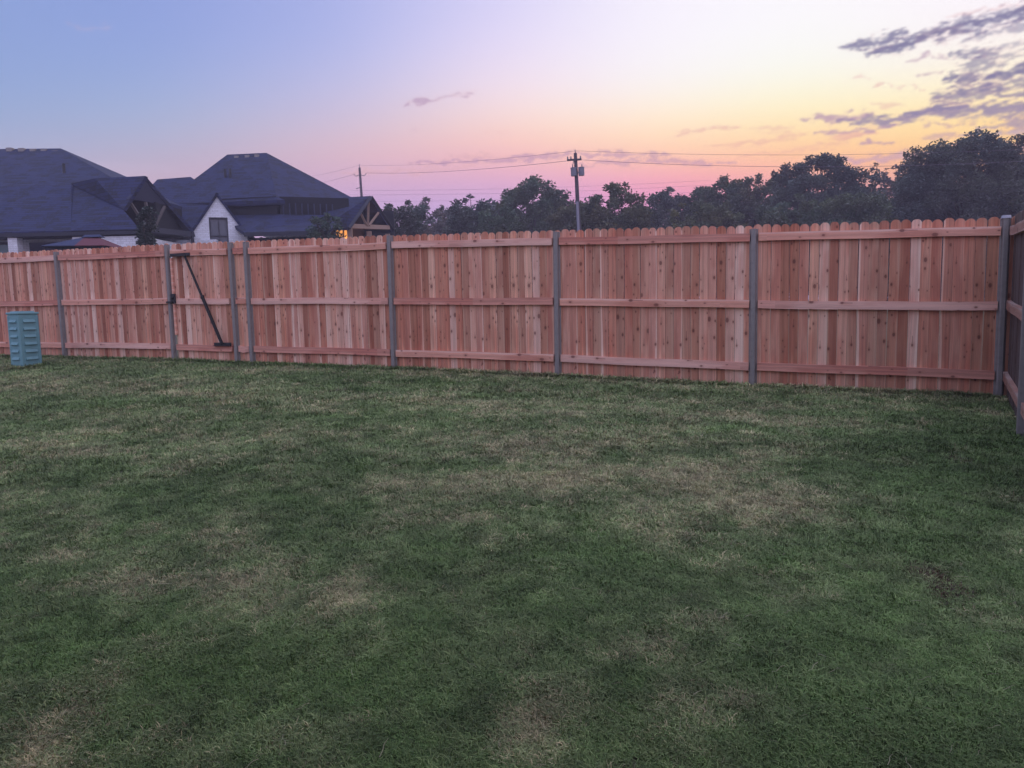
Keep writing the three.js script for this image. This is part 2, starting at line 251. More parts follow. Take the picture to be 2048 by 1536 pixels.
const galv = std(.265, .242, .235, 0.55, { metalness: 0.25, map: texture(64, 256, (u, v) => { const n = 0.82 + 0.3 * fbm(u * 8, v * 30, 61, 3); return [n, n, n * 1.02]; }) });
const galvCap = std(.36, .36, .42, 0.5, { metalness: 0.25 });
const blackSteel = std(.012, .012, .014, 0.5);

// dog-eared picket, front face on z = 0, base at y = 0
const picketGeos = [0.034, 0.037, 0.031].map((ear, k) => {
  const w = PICKET_W / 2 - 0.0006 * k, h = PICKET_H, s = new THREE.Shape();
  s.moveTo(-w, 0); s.lineTo(w, 0); s.lineTo(w, h - ear); s.quadraticCurveTo(w - ear * 0.3, h - ear * 0.2, w - ear * 0.95, h); s.lineTo(-w + ear * 0.95, h); s.quadraticCurveTo(-w + ear * 0.3, h - ear * 0.2, -w, h - ear); s.closePath();
  return new THREE.ExtrudeGeometry(s, { depth: 0.016, bevelEnabled: false, curveSegments: 2 }).translate(0, 0, -0.016);
});
// steel fence post: a shallow hat section open to the boards, one metre tall, scaled to length
function postGeo(h, cap) {
  const s = new THREE.Shape(), P = [[-.046, 0], [-.046, .006], [-.034, .010], [-.026, .050], [-.018, .056], [.018, .056], [.026, .050], [.034, .010], [.046, .006], [.046, 0]];
  P.forEach(([x, z], i) => (i ? s.lineTo(x, -z) : s.moveTo(x, -z))); s.closePath();
  const g = new THREE.ExtrudeGeometry(s, { depth: h, bevelEnabled: false }); g.rotateX(-Math.PI / 2);
  return g;
}
// a run of fence: local x along the boards, z towards the yard
function fence(label, origin, turn, y0, from, to, posts, base, seed, opts = {}) {
  const R = rngOf(seed), f = thing(opts.name ?? 'wooden_fence', label, opts.category ?? 'fence', [origin[0], y0, origin[1]], turn, opts.group);
  const pitch = PICKET_W + 0.002, n = Math.round((to - from) / pitch);
  let last = -1;
  for (let i = 0; i < n; i++) {
    const u = from + (i + 0.5) * (to - from) / n; let k; do { k = Math.floor(R() * picketMats.length); } while (Math.floor(k / 4) === last); last = Math.floor(k / 4); const mats = opts.pickets ?? picketMats;
    const m = mesh('picket', picketGeos[i % 3], mats[k % mats.length], f);
    m.position.set(u, base(u) - y0 - 0.004 + (R() - 0.5) * 0.016 + (opts.lift ?? 0), (R() - 0.5) * 0.006 - 0.003);
    m.rotation.z = (R() - 0.5) * 0.008; m.rotation.y = (R() - 0.5) * 0.03;
    m.scale.x = (R() < 0.5 ? -1 : 1) * (to - from) / n / pitch; m.scale.y = opts.lift ? 1 - opts.lift / PICKET_H : 1;
  }
  const ends = opts.ends ?? posts;
  for (let b = 0; b + 1 < ends.length; b++) {
    const a = ends[b] + (opts.railGap ?? 0.047), c = ends[b + 1] - (opts.railGap ?? 0.047);
    for (const [k, h] of [1.705, 0.955, 0.235].entries()) {
      const ya = base(a) - y0 + h + (R() - 0.5) * 0.012, yc = base(c) - y0 + h + (R() - 0.5) * 0.012, L = Math.hypot(c - a, yc - ya), seg = 10;
      const g = new THREE.BoxGeometry(L, 0.09, 0.037, seg, 1, 1), p = g.attributes.position, bow = (R() - 0.5) * 0.016, wav = R() * 6;
      for (let q = 0; q < p.count; q++) { const t = p.getX(q) / L; p.setY(q, p.getY(q) + bow * (1 - 4 * t * t) + Math.sin(t * 9 + wav) * 0.003); }
      const uv = g.attributes.uv, off = R() * 2.4; for (let q = 0; q < p.count; q++) uv.setXY(q, p.getX(q) + off, p.getY(q));
      g.computeVertexNormals();
      const m = mesh('rail', g, opts.rails ? opts.rails[0] : railMats[(b + k + seed) % 3], f); m.position.set((a + c) / 2, (ya + yc) / 2, 0.0195 + 0.001); m.rotation.z = Math.atan2(yc - ya, c - a);
    }
  }
  for (const [u, top] of posts.map((u, i) => [u, (opts.tops ?? [])[i] ?? 1.80])) {
    if ((opts.skipPosts ?? []).includes(u)) continue;
    const h = top + 0.25, m = mesh('post', postGeo(h), galv, f); m.position.set(u, base(u) - y0 - 0.25, 0.002); m.rotation.z = (R() - 0.5) * 0.008;
    if ((opts.capped ?? []).includes(u)) { const c = mesh('post_cap', new THREE.CylinderGeometry(0.04, 0.048, 0.03, 16).scale(1, 1, 0.75), galvCap, m); c.position.set(0, h + 0.012, 0.03); }
  }
  return f;
}
const at = (u) => [FA[0] + FU[0] * u, FA[1] + FU[1] * u];
const run = (label, u0, u1, posts, seed, opts) => fence(label, at(u0), FENCE_TURN, FB(u0), 0, u1 - u0, posts.map((u) => +(u - u0).toFixed(3)), (u) => FB(u + u0), seed, opts);
run('cedar picket fence run left of the gate, behind the teal utility box', -6.9, 2.72, [-6.9, -4.55, -2.15, .24, 2.71], 11, { tops: [1.8, 1.8, 1.8, 1.81, 1.83] });
run('long cedar picket fence run from the gate to the right corner', 3.925, 14.07, [3.98, 4.27, 6.73, 9.13, 11.5, 13.93], 23, { tops: [1.83, 1.83, 1.84, 1.82, 1.80, 1.83], capped: [+(13.93 - 3.925).toFixed(3)] });
const CORNER = at(14.0), SIDE = [-.495, .869];
const sideLand = (u) => lerp(FB(14), land(CORNER[0] + SIDE[0] * u, CORNER[1] + SIDE[1] * u), sstep(0, 1.5, u));
fence('cedar side fence at the right edge, seen almost end on', CORNER, Math.atan2(-SIDE[1], SIDE[0]), FB(14), -0.06, 4.45, [0.03, 1.95, 4.40], sideLand, 37, { skipPosts: [0.03], tops: [1.8, 1.83, 1.83], capped: [1.95], pickets: picketMats.filter((_, i) => i % 4 === 2).map((m) => { const d = m.clone(); d.color.setRGB(.17, .21, .27); return d; }), rails: [std(.66, .66, .74, 0.8, { map: railMats[0].map })] });  // side pickets tinted darker to paint in their shade

// ---------------------------------------------------------------- gate
(() => {
  const u0 = 2.775, y0 = FB(2.8) , g = fence('cedar picket gate with black diagonal brace between two steel posts', at(u0), FENCE_TURN, y0, 0.0, 1.135, [], (u) => FB(u + u0), 51, { name: 'wooden_gate', category: 'gate', ends: [0.0, 1.135], railGap: 0.012, lift: 0.03 });
  const plate = (x0, x1, y) => mesh('brace_foot', merged([box(x1 - x0, 0.05, 0.006, (x0 + x1) / 2, y, 0.045), box(x1 - x0, 0.006, 0.03, (x0 + x1) / 2, y - 0.022, 0.06)]), blackSteel, g);
  plate(0.02, 0.42, 1.662); plate(0.79, 1.125, 0.272);
  mesh('brace_rod', merged([bar([0.325, 1.65, 0.058], [0.68, 0.88, 0.058], 0.028, 0.022)]), blackSteel, g);
  mesh('brace_sleeve', merged([bar([0.63, 1.0, 0.060], [0.955, 0.285, 0.060], 0.038, 0.03), box(0.05, 0.06, 0.035, 0.63, 1.0, 0.06, 0.006)]), blackSteel, g);
  const latch = mesh('latch', merged([box(0.085, 0.15, 0.03, 0.03, 0.99, 0.05, 0.006), box(0.12, 0.028, 0.03, -0.035, 0.935, 0.07, 0.006)]), blackSteel, g);
  mesh('latch_knob', new THREE.SphereGeometry(0.022, 12, 8).translate(0.03, 1.0, 0.078), blackSteel, latch);
  mesh('stop_strip', box(0.035, 1.2, 0.03, 0.012, 1.02, 0.02), railMats[0], g);
})();

// ---------------------------------------------------------------- teal utility pedestal
(() => {
  const x = -7.69, z = -11.82, y = land(x, z) - 0.02, p = thing('utility_box', 'teal green ribbed utility box on the grass before the left fence', 'utility box', [x, y, z], 62.5 * D2R);
  const teal = std(.155, .325, .36, 0.6, { map: texture(128, 128, (u, v) => { const n = 0.85 + 0.3 * fbm(u * 6, v * 6, 5, 4); return [n * 1.02, n, n]; }) });
  const w = 0.30, h = 0.86;
  mesh('body', box(w, h, w, 0, h / 2, 0, 0.018), teal, p);
  mesh('lid', merged([box(w + 0.03, 0.035, w + 0.03, 0, h + 0.004, 0, 0.012), box(w - 0.06, 0.02, w - 0.06, 0, h + 0.028, 0, 0.008)]), teal, p);
  for (const [rx, off] of [[0, 0], [Math.PI / 2, 0], [Math.PI, 0], [-Math.PI / 2, 0]]) for (let k = 0; k < 6; k++) {     // louvre ribs on every face, clear of the corner bands
    const s = new THREE.Shape(); s.moveTo(0, 0); s.lineTo(0.02, 0.004); s.quadraticCurveTo(0.03, 0.012, 0.02, 0.022); s.lineTo(0, 0.055); s.closePath();
    const g = new THREE.ExtrudeGeometry(s, { depth: w - 0.12, bevelEnabled: false }); g.translate(w / 2 - 0.001, 0.13 + k * 0.117, -(w - 0.12) / 2); g.rotateY(rx);
    mesh('rib', g, teal, p);
  }
  for (const [sx, sz] of [[1, 1], [1, -1], [-1, 1], [-1, -1]]) mesh('corner_band', box(0.05, h - 0.04, 0.05, sx * (w / 2 - 0.02), h / 2 - 0.01, sz * (w / 2 - 0.02), 0.012), teal, p);
})();

// ---------------------------------------------------------------- houses beyond the fence
const shingle = texture(512, 512, (u, v) => {
  const rows = 14, r = Math.floor(v * rows), fy = v * rows - r, x = u * 7 + hash2(r, 3, 1) * 3, tab = Math.floor(x), fx = x - tab;
  const t = hash2(((tab % 7) + 7) % 7 + r * 13, r, 7), n = 0.4 + 1.0 * t + 0.8 * (fbm(u * 40, v * 40, 3, 2) - 0.5) + 0.3 * (noise2(u * 4, v * 4, 6) - 0.5);
  const edge = fy < 0.2 ? 0.35 : 1, gap = fx < 0.03 ? 0.7 : 1; return [n * edge * gap, n * edge * gap, n * edge * gap * 1.02];
});
shingle.repeat.set(0.5, 0.5);
const roofMat = std(.016, .023, .088, 0.85, { map: shingle });
const fasciaMat = std(.018, .02, .04, 0.7);
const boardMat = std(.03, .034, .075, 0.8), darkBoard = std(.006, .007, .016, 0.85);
const brickTex = texture(512, 512, (u, v) => { const rows = 14, r = Math.floor(v * rows), fy = v * rows - r, x = u * 5 + (r % 2) * 0.5, b = Math.floor(x), fx = x - b; const n = 0.86 + 0.2 * hash2(((b % 5) + 5) % 5, r, 3) + 0.16 * (fbm(u * 30, v * 30, 4, 3) - 0.5); const j = (fy < 0.13 || fx < 0.05) ? 0.72 : 1; return [n * j, n * j * 0.985, n * j * 0.98]; });
brickTex.repeat.set(0.95, 0.95);
const whiteBrick = std(.80, .81, .90, 0.9, { map: brickTex });
const cedarBeam = std(.33, .22, .175, 0.8), darkBeam = std(.12, .10, .10, 0.8), glassMat = new THREE.MeshPhysicalMaterial({ color: new THREE.Color().setRGB(.05, .07, .09), roughness: 0.12, metalness: 0, reflectivity: 0.7 });
const tealGlass = new THREE.MeshPhysicalMaterial({ color: new THREE.Color().setRGB(.10, .22, .24), roughness: 0.15, reflectivity: 0.6 });
const frameDark = std(.02, .022, .035, 0.5);

(() => {                                                            // left house
  const O = [-16, 1.2, -29], h = thing('house', 'dark roofed house at the left edge with an open gabled porch', 'house', O);
  const put = (n, g, m, parent = h) => mesh(n, shift(g, O), m, parent);
  const roof = put('roof', hull([[-28, 8.9, -33.6], [-19.41, 8.75, -33.4], [-13.9, 6.02, -28.9], [-28, 6.0, -28.7], [-13.9, 6.0, -38], [-28, 6.0, -38], [-13.9, 5.8, -28.9], [-28, 5.8, -28.7], [-13.9, 5.8, -38], [-28, 5.8, -38]]), roofMat);
  for (const p of [[-21.52, 8.82], [-21.0, 8.79], [-20.5, 8.75], [-20.02, 8.72], [-19.55, 8.66]]) put('roof_vent', bar([p[0] - .12, p[1] - .12, -33.3], [p[0] + .12, p[1] - .12, -33.3], 0.16, 0.3), galv, roof);
  put('vent_pipe', new THREE.CylinderGeometry(.06, .06, .5, 10).translate(-17.9, 7.35, -30.9), frameDark, roof);
  const low = put('lower_roof', hull([[-26, 6.42, -28.9], [-16.51, 6.44, -28.9], [-14.99, 4.40, -26], [-26, 4.40, -26], [-14.99, 4.40, -31.8], [-26, 4.40, -31.8], [-14.99, 4.22, -26], [-26, 4.22, -26], [-14.99, 4.22, -31.8], [-26, 4.22, -31.8]]), roofMat);
  put('fascia', bar([-26, 4.29, -25.97], [-12.6, 4.29, -25.97], 0.12, 0.04), fasciaMat, low);
  put('side_roof', slab([[-14.97, 4.385, -25.95], [-12.63, 4.385, -25.95], [-12.83, 4.56, -26.15], [-13.53, 5.165, -26.75], [-16.69, 6.5, -29.2]], 0.12), roofMat);
  const pg = put('porch_roof', merged([slab([[-13.5, 5.15, -26.7], [-13.02, 6.44, -27.5], [-15.0, 6.45, -27.8], [-16.66, 6.5, -29.1]], 0.12), slab([[-13.02, 6.44, -27.5], [-17.2, 6.5, -29.6], [-17.2, 4.85, -31.6], [-12.62, 4.78, -30.4]], 0.14)]), roofMat);
  put('gable_wall', slab([[-13.14, 6.28, -27.55], [-13.5, 5.58, -26.95], [-12.99, 5.6, -28.75]], 0.1), boardMat, h);
  for (let k = 0; k < 6; k++) { const t = (k + 0.5) / 6, x = lerp(-13.44, -12.97, t), z = lerp(-27.0, -28.7, t), top = lerp(5.6, 6.28, 1 - Math.abs(t - 0.36) / 0.64); put('batten', bar([x + .04, 5.6, z + .03], [x + .04, top, z + .03], 0.05, 0.03), boardMat, h); }
  put('porch_shade_block', bar([-14.2, 4.5, -29.2], [-14.2, 5.6, -29.2], 2.4, 2.2), darkBoard);  // near-black block standing in for the shaded porch interior
  for (const [a, b] of [[[-13.46, 5.5, -27.1], [-13.12, 4.55, -27.6]], [[-12.9, 5.5, -28.6], [-13.08, 4.55, -27.9]], [[-13.2, 5.55, -27.75], [-13.1, 4.55, -27.75]]]) put('truss_beam', bar(a, b, 0.085, 0.085), darkBeam);
  put('porch_beam', bar([-13.2, 4.5, -26.8], [-12.66, 4.62, -30.4], 0.2, 0.16), fasciaMat);
  for (const b of [[12.4, 3.1, 0.3, -19.8, 2.7, -27.1], [2.3, 2.98, 0.3, -13.85, 2.69, -26.2], [0.3, 3.1, 9, -13.2, 2.7, -31.6], [12, 1.8, 0.3, -20, 5.1, -29.6]]) put('wall', metreUV(box(...b)), whiteBrick);
  put('column', metreUV(box(0.32, 3.05, 0.32, -17.06, 2.68, -26.2)), whiteBrick);
  put('recessed_wall', box(2.0, 2.9, 0.1, -16.0, 2.65, -26.9), boardMat);
  const win = put('window', box(1.5, 1.5, 0.08, -18.1, 3.4, -26.92), frameDark);
  put('pane', box(1.3, 1.3, 0.06, -18.1, 3.4, -26.88), tealGlass, win);
  put('downspout', tube([[-12.62, 4.7, -30.2], [-12.6, 4.4, -30.2], [-12.6, 1.2, -30.2]], 0.06, 0.06, 10), fasciaMat);
  put('rear_wall', metreUV(box(1.6, 3.3, 0.25, -12.7, 2.8, -30.9)), whiteBrick);
})();

(() => {                                                            // right house
  const O = [-10.5, 1.2, -33], h = thing('house', 'large hip roofed house with a white brick gable and a lit porch', 'house', O);
  const put = (n, g, m, parent = h) => mesh(n, shift(g, O), m, parent);
  const roof = put('roof', hull([[-13.13, 8.86, -36], [-11.29, 8.90, -36], [-15.0, 6.2, -32.9], [-9.69, 6.14, -32], [-8.0, 6.36, -34.8], [-7.35, 6.75, -36.2], [-6.9, 6.2, -40], [-16.5, 6.2, -40], [-15.0, 6.0, -32.9], [-9.69, 5.95, -32], [-8.0, 6.17, -34.8], [-7.35, 6.55, -36.2], [-6.9, 6.0, -40], [-16.5, 6.0, -40]]), roofMat);
  for (const [x, y] of [[-12.6, 8.72], [-12.1, 8.74], [-11.65, 8.76]]) put('roof_vent', bar([x - .1, y - .06, -35.78], [x + .1, y - .06, -35.78], 0.14, 0.26), galv, roof);
  for (const [x, y, z] of [[-12.62, 7.5, -34.2], [-12.38, 7.5, -34.15]]) put('vent_pipe', new THREE.CylinderGeometry(.055, .055, .62, 10).translate(x, y + 0.05, z), frameDark, roof);
  put('wing_roof', hull([[-15.81, 7.53, -34.5], [-14.3, 7.61, -34.5], [-12.5, 6.5, -33], [-13.01, 4.89, -31.2], [-16.6, 4.9, -31.4], [-16.9, 4.9, -38], [-12.5, 4.9, -38], [-13.01, 4.7, -31.2], [-16.6, 4.7, -31.4], [-16.9, 4.7, -38], [-12.5, 4.7, -38]]), roofMat);
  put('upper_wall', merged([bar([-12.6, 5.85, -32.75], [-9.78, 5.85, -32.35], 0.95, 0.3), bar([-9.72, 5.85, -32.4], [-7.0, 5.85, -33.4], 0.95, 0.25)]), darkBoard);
  for (let k = 0; k < 9; k++) { const t = (k + 0.5) / 9, x = lerp(-9.66, -7.5, t), z = lerp(-32.25, -33.05, t); put('batten', bar([x, 5.4, z], [x, 6.05, z], 0.05, 0.04), boardMat, h); }
  const low = put('lower_roof', slab([[-12.4, 5.63, -32.6], [-9.74, 5.57, -32.2], [-7.0, 5.58, -33.1], [-7.3, 4.66, -30.6], [-10.6, 4.66, -30.4]], 0.14), roofMat);
  put('fascia', bar([-10.6, 4.58, -30.38], [-7.4, 4.58, -30.42], 0.16, 0.05), fasciaMat, low);
  for (const b of [[3.6, 3.5, 0.25, -14.6, 2.95, -31.9], [0.25, 4.6, 6, -16.3, 3.4, -34.8], [0.25, 3.4, 5, -8.6, 2.9, -34.3]]) put('wall', metreUV(box(...b)), whiteBrick);
  // steep white brick gable with its window opening cut out
  const s = new THREE.Shape(); s.moveTo(-1.09, 0); s.lineTo(1.08, 0); s.lineTo(1.08, 3.42); s.lineTo(0, 5.0); s.lineTo(-1.09, 3.42); s.closePath();
  const hole = new THREE.Path(); hole.moveTo(-.37, 2.2); hole.lineTo(-.37, 4.15); hole.lineTo(.35, 4.15); hole.lineTo(.35, 2.2); hole.closePath(); s.holes.push(hole);
  const face = (g) => g.translate(0, 0, 31).rotateY(0.34).translate(-11.83, 0, -31);     // the gable is turned towards the yard
  put('gable_wall', face(new THREE.ExtrudeGeometry(s, { depth: 0.25, bevelEnabled: false }).translate(0, 1.2, -31.25)), whiteBrick);
  const win = put('window', merged([box(.06, 1.95, .1, -.34, 4.375, -31.1), box(.06, 1.95, .1, .32, 4.375, -31.1), box(.60, .06, .1, -.01, 5.32, -31.1), box(.60, .05, .09, -.01, 4.6, -31.1), box(.04, 1.83, .08, -.01, 4.375, -31.1)].map(face)), frameDark);
  put('pane', face(box(.60, 1.83, .02, -.01, 4.375, -31.14)), glassMat, win);
  put('dark_wall', box(5.2, 3.35, 0.25, -9.9, 2.86, -31.6), darkBoard);  // dark band of the lower front wall
  put('gable_roof', merged([slab([[0, 6.33, -30.92], [1.21, 4.56, -30.92], [1.21, 4.56, -32.4], [0, 6.33, -33]], 0.09), slab([[0, 6.33, -30.92], [-1.19, 4.6, -30.92], [-1.19, 4.6, -32.4], [0, 6.33, -33]], 0.09)].map(face)), roofMat);
  // porch at the right end
  put('porch_roof', merged([slab([[-6.16, 6.54, -34.2], [-8.2, 6.5, -34.3], [-7.75, 4.9, -31.5], [-6.88, 5.0, -32.7]], 0.13), slab([[-6.16, 6.54, -34.2], [-8.2, 6.5, -34.3], [-8.2, 5.1, -37], [-5.55, 5.2, -36.2]], 0.13)]), roofMat);
  put('rake_board', merged([bar([-6.13, 6.5, -34.16], [-6.86, 4.98, -32.66], 0.14, 0.05), bar([-6.13, 6.5, -34.2], [-5.5, 5.2, -36.2], 0.14, 0.05)]), fasciaMat);
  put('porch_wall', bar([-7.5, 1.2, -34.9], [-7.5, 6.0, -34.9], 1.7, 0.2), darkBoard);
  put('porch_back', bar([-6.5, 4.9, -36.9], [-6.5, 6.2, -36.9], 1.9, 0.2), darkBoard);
  for (const [a, b] of [[[-6.25, 6.3, -34.15], [-6.33, 5.2, -34.15]], [[-6.58, 5.85, -33.5], [-6.36, 5.24, -34.05]], [[-5.95, 5.88, -34.9], [-6.30, 5.24, -34.25]]]) put('truss_beam', bar(a, b, 0.09, 0.09), cedarBeam);
  put('porch_beam', bar([-6.98, 5.08, -32.8], [-5.68, 5.3, -35.9], 0.19, 0.16), cedarBeam);
  for (const [x, z] of [[-6.9, -32.95], [-6.33, -34.4], [-5.72, -35.8]]) put('porch_post', bar([x, 1.2, z], [x, 5.0, z], 0.2, 0.2), cedarBeam);
  const glow = new THREE.MeshStandardMaterial({ color: 0x3a2208, emissive: new THREE.Color().setRGB(1, .42, .10), emissiveIntensity: 0.5, roughness: 0.4 });
  for (const [x, w] of [[-7.74, .30], [-7.41, .22]]) { const f = put('lit_window', merged([box(w + .06, .04, .05, x, 5.17, -34.7), box(w + .06, .04, .05, x, 4.27, -34.7), box(.03, .86, .05, x - w / 2 - .015, 4.72, -34.7), box(.03, .86, .05, x + w / 2 + .015, 4.72, -34.7)]), frameDark); put('lamp_pane', box(w, .86, .02, x, 4.72, -34.71), glow, f); }
})();
{ const l = new THREE.PointLight(0xff9a3c, 1.1, 12, 2); l.position.set(-7.5, 4.75, -34.3); l.castShadow = true; l.shadow.radius = 4; scene.add(l); }

(() => {                                                            // pop-up canopy just over the fence
  const O = [-10.9, 1.1, -19.2], c = thing('garden_canopy', 'low garden canopy with navy and maroon slopes behind the left fence', 'canopy', O), put = (n, g, m) => mesh(n, shift(g, O), m, c);
  const navy = std(.03, .04, .10, 0.9), maroon = std(.13, .035, .05, 0.9);
  const A = [-11.75, 3.26, -19], B = [-10.15, 3.24, -19], Cc = [-10.3, 3.24, -20.6], Dd = [-11.9, 3.26, -20.6], T = [-10.95, 3.52, -19.6], T2 = [-10.6, 3.5, -19.6];
  put('front_slope', slab([A, [-10.9, 3.25, -19], T], 0.02), navy); put('right_slope', slab([[-10.9, 3.25, -19], B, T2, T], 0.02), maroon); put('side_slope', slab([B, Cc, T2], 0.02), maroon); put('rear_slope', slab([Cc, Dd, T, T2], 0.02), navy); put('left_slope', slab([Dd, A, T], 0.02), navy);
  put('vent_cap', hull([[-11.0, 3.5, -19.5], [-10.52, 3.5, -19.5], [-11.0, 3.5, -19.8], [-10.52, 3.5, -19.8], [-10.95, 3.57, -19.6], [-10.57, 3.57, -19.6]]), navy);
  for (const [x, z] of [[-11.7, -19.05], [-10.2, -19.05], [-10.35, -20.55], [-11.85, -20.55]]) put('leg', new THREE.CylinderGeometry(.02, .02, 2.2, 8).translate(x, 2.15, z), frameDark);
})();

// ---------------------------------------------------------------- added unseen patio and house, built to shade the near lawn
(() => {
  const p = new THREE.Group(); p.name = 'added_shade_patio'; scene.add(p); tag(p, 'added unseen patio roof and house shading the near lawn', null, null, 'structure');
  const trim = std(.5, .48, .46, 0.8), wallM = std(.42, .38, .35, 0.9), slabM = std(.33, .32, .30, 0.9);
  mesh('ceiling', box(11.6, 0.16, 5.05, -4.3, 2.74, 0.725), trim, p); mesh('beam', box(11.6, 0.2, 0.2, -4.3, 2.56, -1.65), trim, p);
  for (const [x, z] of [[-9.9, -1.65], [-5.2, -1.65], [1.35, 1.2]]) mesh('post', box(0.2, 2.48, 0.2, x, 1.22, z), trim, p);
  mesh('added_patio_slab', box(11.6, 0.12, 4.4, -4.3, -0.02, 0.95), slabM, p);
  mesh('wall', box(13, 3.1, 0.3, -4, 1.5, 3.4), wallM, p);
  mesh('roof', hull([[-10.3, 2.83, -1.85], [1.7, 2.83, -1.85], [2.6, 2.83, 14], [-12, 2.83, 14], [-8, 4.6, 7], [-1, 4.6, 7], [-10.3, 2.91, -1.85], [1.7, 2.91, -1.85]]), roofMat, p);
})();

// ---------------------------------------------------------------- trees
const leafMat = new THREE.MeshPhysicalMaterial({ vertexColors: true, roughness: 1, side: THREE.DoubleSide, transmission: 0.4, thickness: 0 });
const barkMat = std(.055, .045, .04, 0.95);
function leaves(R, clumps, per, size, tint, spread = 1) {
  const pos = [], col = [], idx = [];
  for (const [cx, cy, cz, cr] of clumps) {
    const tone = 0.72 + R() * 0.6, warm = (R() - 0.5) * 0.3, n = Math.round(per * cr * cr * 4.2);
    for (let i = 0; i < n; i++) {
      const th = R() * 6.283, ph = Math.acos(2 * R() - 1), rr = cr * Math.pow(R(), 0.42) * spread * (0.85 + 0.4 * noise2(th * 2 + cx, ph * 2 + cy, 3));
      const x = cx + Math.sin(ph) * Math.cos(th) * rr, y = cy + Math.cos(ph) * rr * 0.85, z = cz + Math.sin(ph) * Math.sin(th) * rr;
      const L = size * (0.6 + R() * 0.8), w = L * (0.38 + R() * 0.2), a = R() * 6.283, e = (R() - 0.35) * 1.6, b = R() * 6.283;
      const d = [Math.cos(a) * Math.cos(e), Math.sin(e), Math.sin(a) * Math.cos(e)], s0 = [Math.cos(b), Math.sin(b) * 0.6, Math.sin(b)];
      const k = s0[0] * d[0] + s0[1] * d[1] + s0[2] * d[2]; let s = [s0[0] - d[0] * k, s0[1] - d[1] * k, s0[2] - d[2] * k]; const sl = Math.hypot(...s) || 1; s = s.map((q) => q / sl * w / 2);
      const v = pos.length / 3, m = 0.45 * L; pos.push(x, y, z, x + d[0] * m + s[0], y + d[1] * m + s[1], z + d[2] * m + s[2], x + d[0] * L, y + d[1] * L - L * 0.1, z + d[2] * L, x + d[0] * m - s[0], y + d[1] * m - s[1], z + d[2] * m - s[2]);
      const q = tone * (0.75 + R() * 0.5), c = [tint[0] * q * (1 + warm), tint[1] * q, tint[2] * q * (1 - warm)]; for (let j = 0; j < 4; j++) col.push(...c);
      idx.push(v, v + 1, v + 2, v, v + 2, v + 3);
    }
  }
  const g = new THREE.BufferGeometry(); g.setAttribute('position', new THREE.Float32BufferAttribute(pos, 3)); g.setAttribute('color', new THREE.Float32BufferAttribute(col, 3)); g.setIndex(idx); g.computeVertexNormals(); return g;
}
// x, z of the trunk, y of the crown's top, half width of the crown, and how full it is
function tree(label, x, z, top, half, o = {}) {
  const R = rngOf((o.seed ?? 1) * 977 + 13), y0 = land(x, z) - 0.1, H = top - y0, t = thing(o.name ?? 'tree', label, o.category ?? 'tree', [x, y0, z], 0, o.group);
  const clumps = [], limbs = [], fork = H * (o.fork ?? 0.3), N = o.clumps ?? 46, lean = (R() - 0.5) * half * 0.3;
  const trunkTop = [lean, H * 0.72, (R() - 0.5) * half * 0.3], r0 = 0.05 + H * 0.016;
  limbs.push(tube([[0, 0, 0], [lean * 0.2, fork, 0.05], trunkTop], r0, r0 * 0.3, 10, 8));
  for (let i = 0; i < N; i++) {
    const q = Math.pow(i / N, 0.75), yy = lerp(o.low ?? 0.28, 0.93, q), a = i * 2.4 + R() * 1.2;
    const prof = o.profile ? o.profile(yy) : Math.sqrt(clamp(1 - Math.abs((yy - 0.48) / 0.52) ** 3.4)) * 0.95 + 0.05;
    const rad = half * prof * (0.35 + 0.6 * Math.sqrt(R())), cr = (o.clump ?? 0.29) * half * (0.65 + R() * 0.7) * (yy > 0.8 ? 0.75 : 1);
    const c = [lean * yy + Math.cos(a) * rad, yy * H - cr * 0.3 + (R() - 0.5) * 0.05 * H, Math.sin(a) * rad, cr]; clumps.push(c);
    if (i % 2 === 0) limbs.push(tube([[lean * yy * 0.6, H * Math.max(0.18, yy - 0.32), 0], [c[0] * 0.5, lerp(H * Math.max(0.2, yy - 0.25), c[1], 0.6), c[2] * 0.5], [c[0], c[1], c[2]]], r0 * 0.32, 0.012, 6, 5));
  }
  for (let i = 0; i < (o.wisps ?? 14); i++) {                        // twigs that stand out of the outline
    const a = R() * 6.283, yy = 0.55 + R() * 0.42, rad = half * (yy > 0.92 ? R() * 0.5 : 0.45 + R() * 0.6) * Math.sqrt(clamp(1.1 - ((yy - 0.5) / 0.56) ** 2)), c = [Math.cos(a) * rad, yy * H + 0.05, Math.sin(a) * rad, half * (0.09 + R() * 0.09)]; clumps.push(c);
    limbs.push(tube([[c[0] * 0.6, c[1] - 0.6, c[2] * 0.6], [c[0], c[1], c[2]]], 0.03, 0.008, 3, 4));
  }
  mesh('trunk', merged(limbs), barkMat, t);
  mesh('crown', leaves(R, clumps, o.per ?? 330, o.leaf ?? 0.2, o.tint ?? [.05, .075, .035]), leafMat, t);
  return t;
}
const px = (x, y, z) => { const r = V([(x - 1024) / 1490, -(y - 768) / 1490, -1]).applyEuler(camera.rotation), t = z / -r.z; return [r.x * t, 1.5 + r.y * t]; };   // survey sightline -> metres
const G1 = [.09, .12, .07], OL = [.12, .125, .065], DK = [.08, .10, .08], BR = [.12, .105, .085], GR = 'trees in the row beyond the back fence';
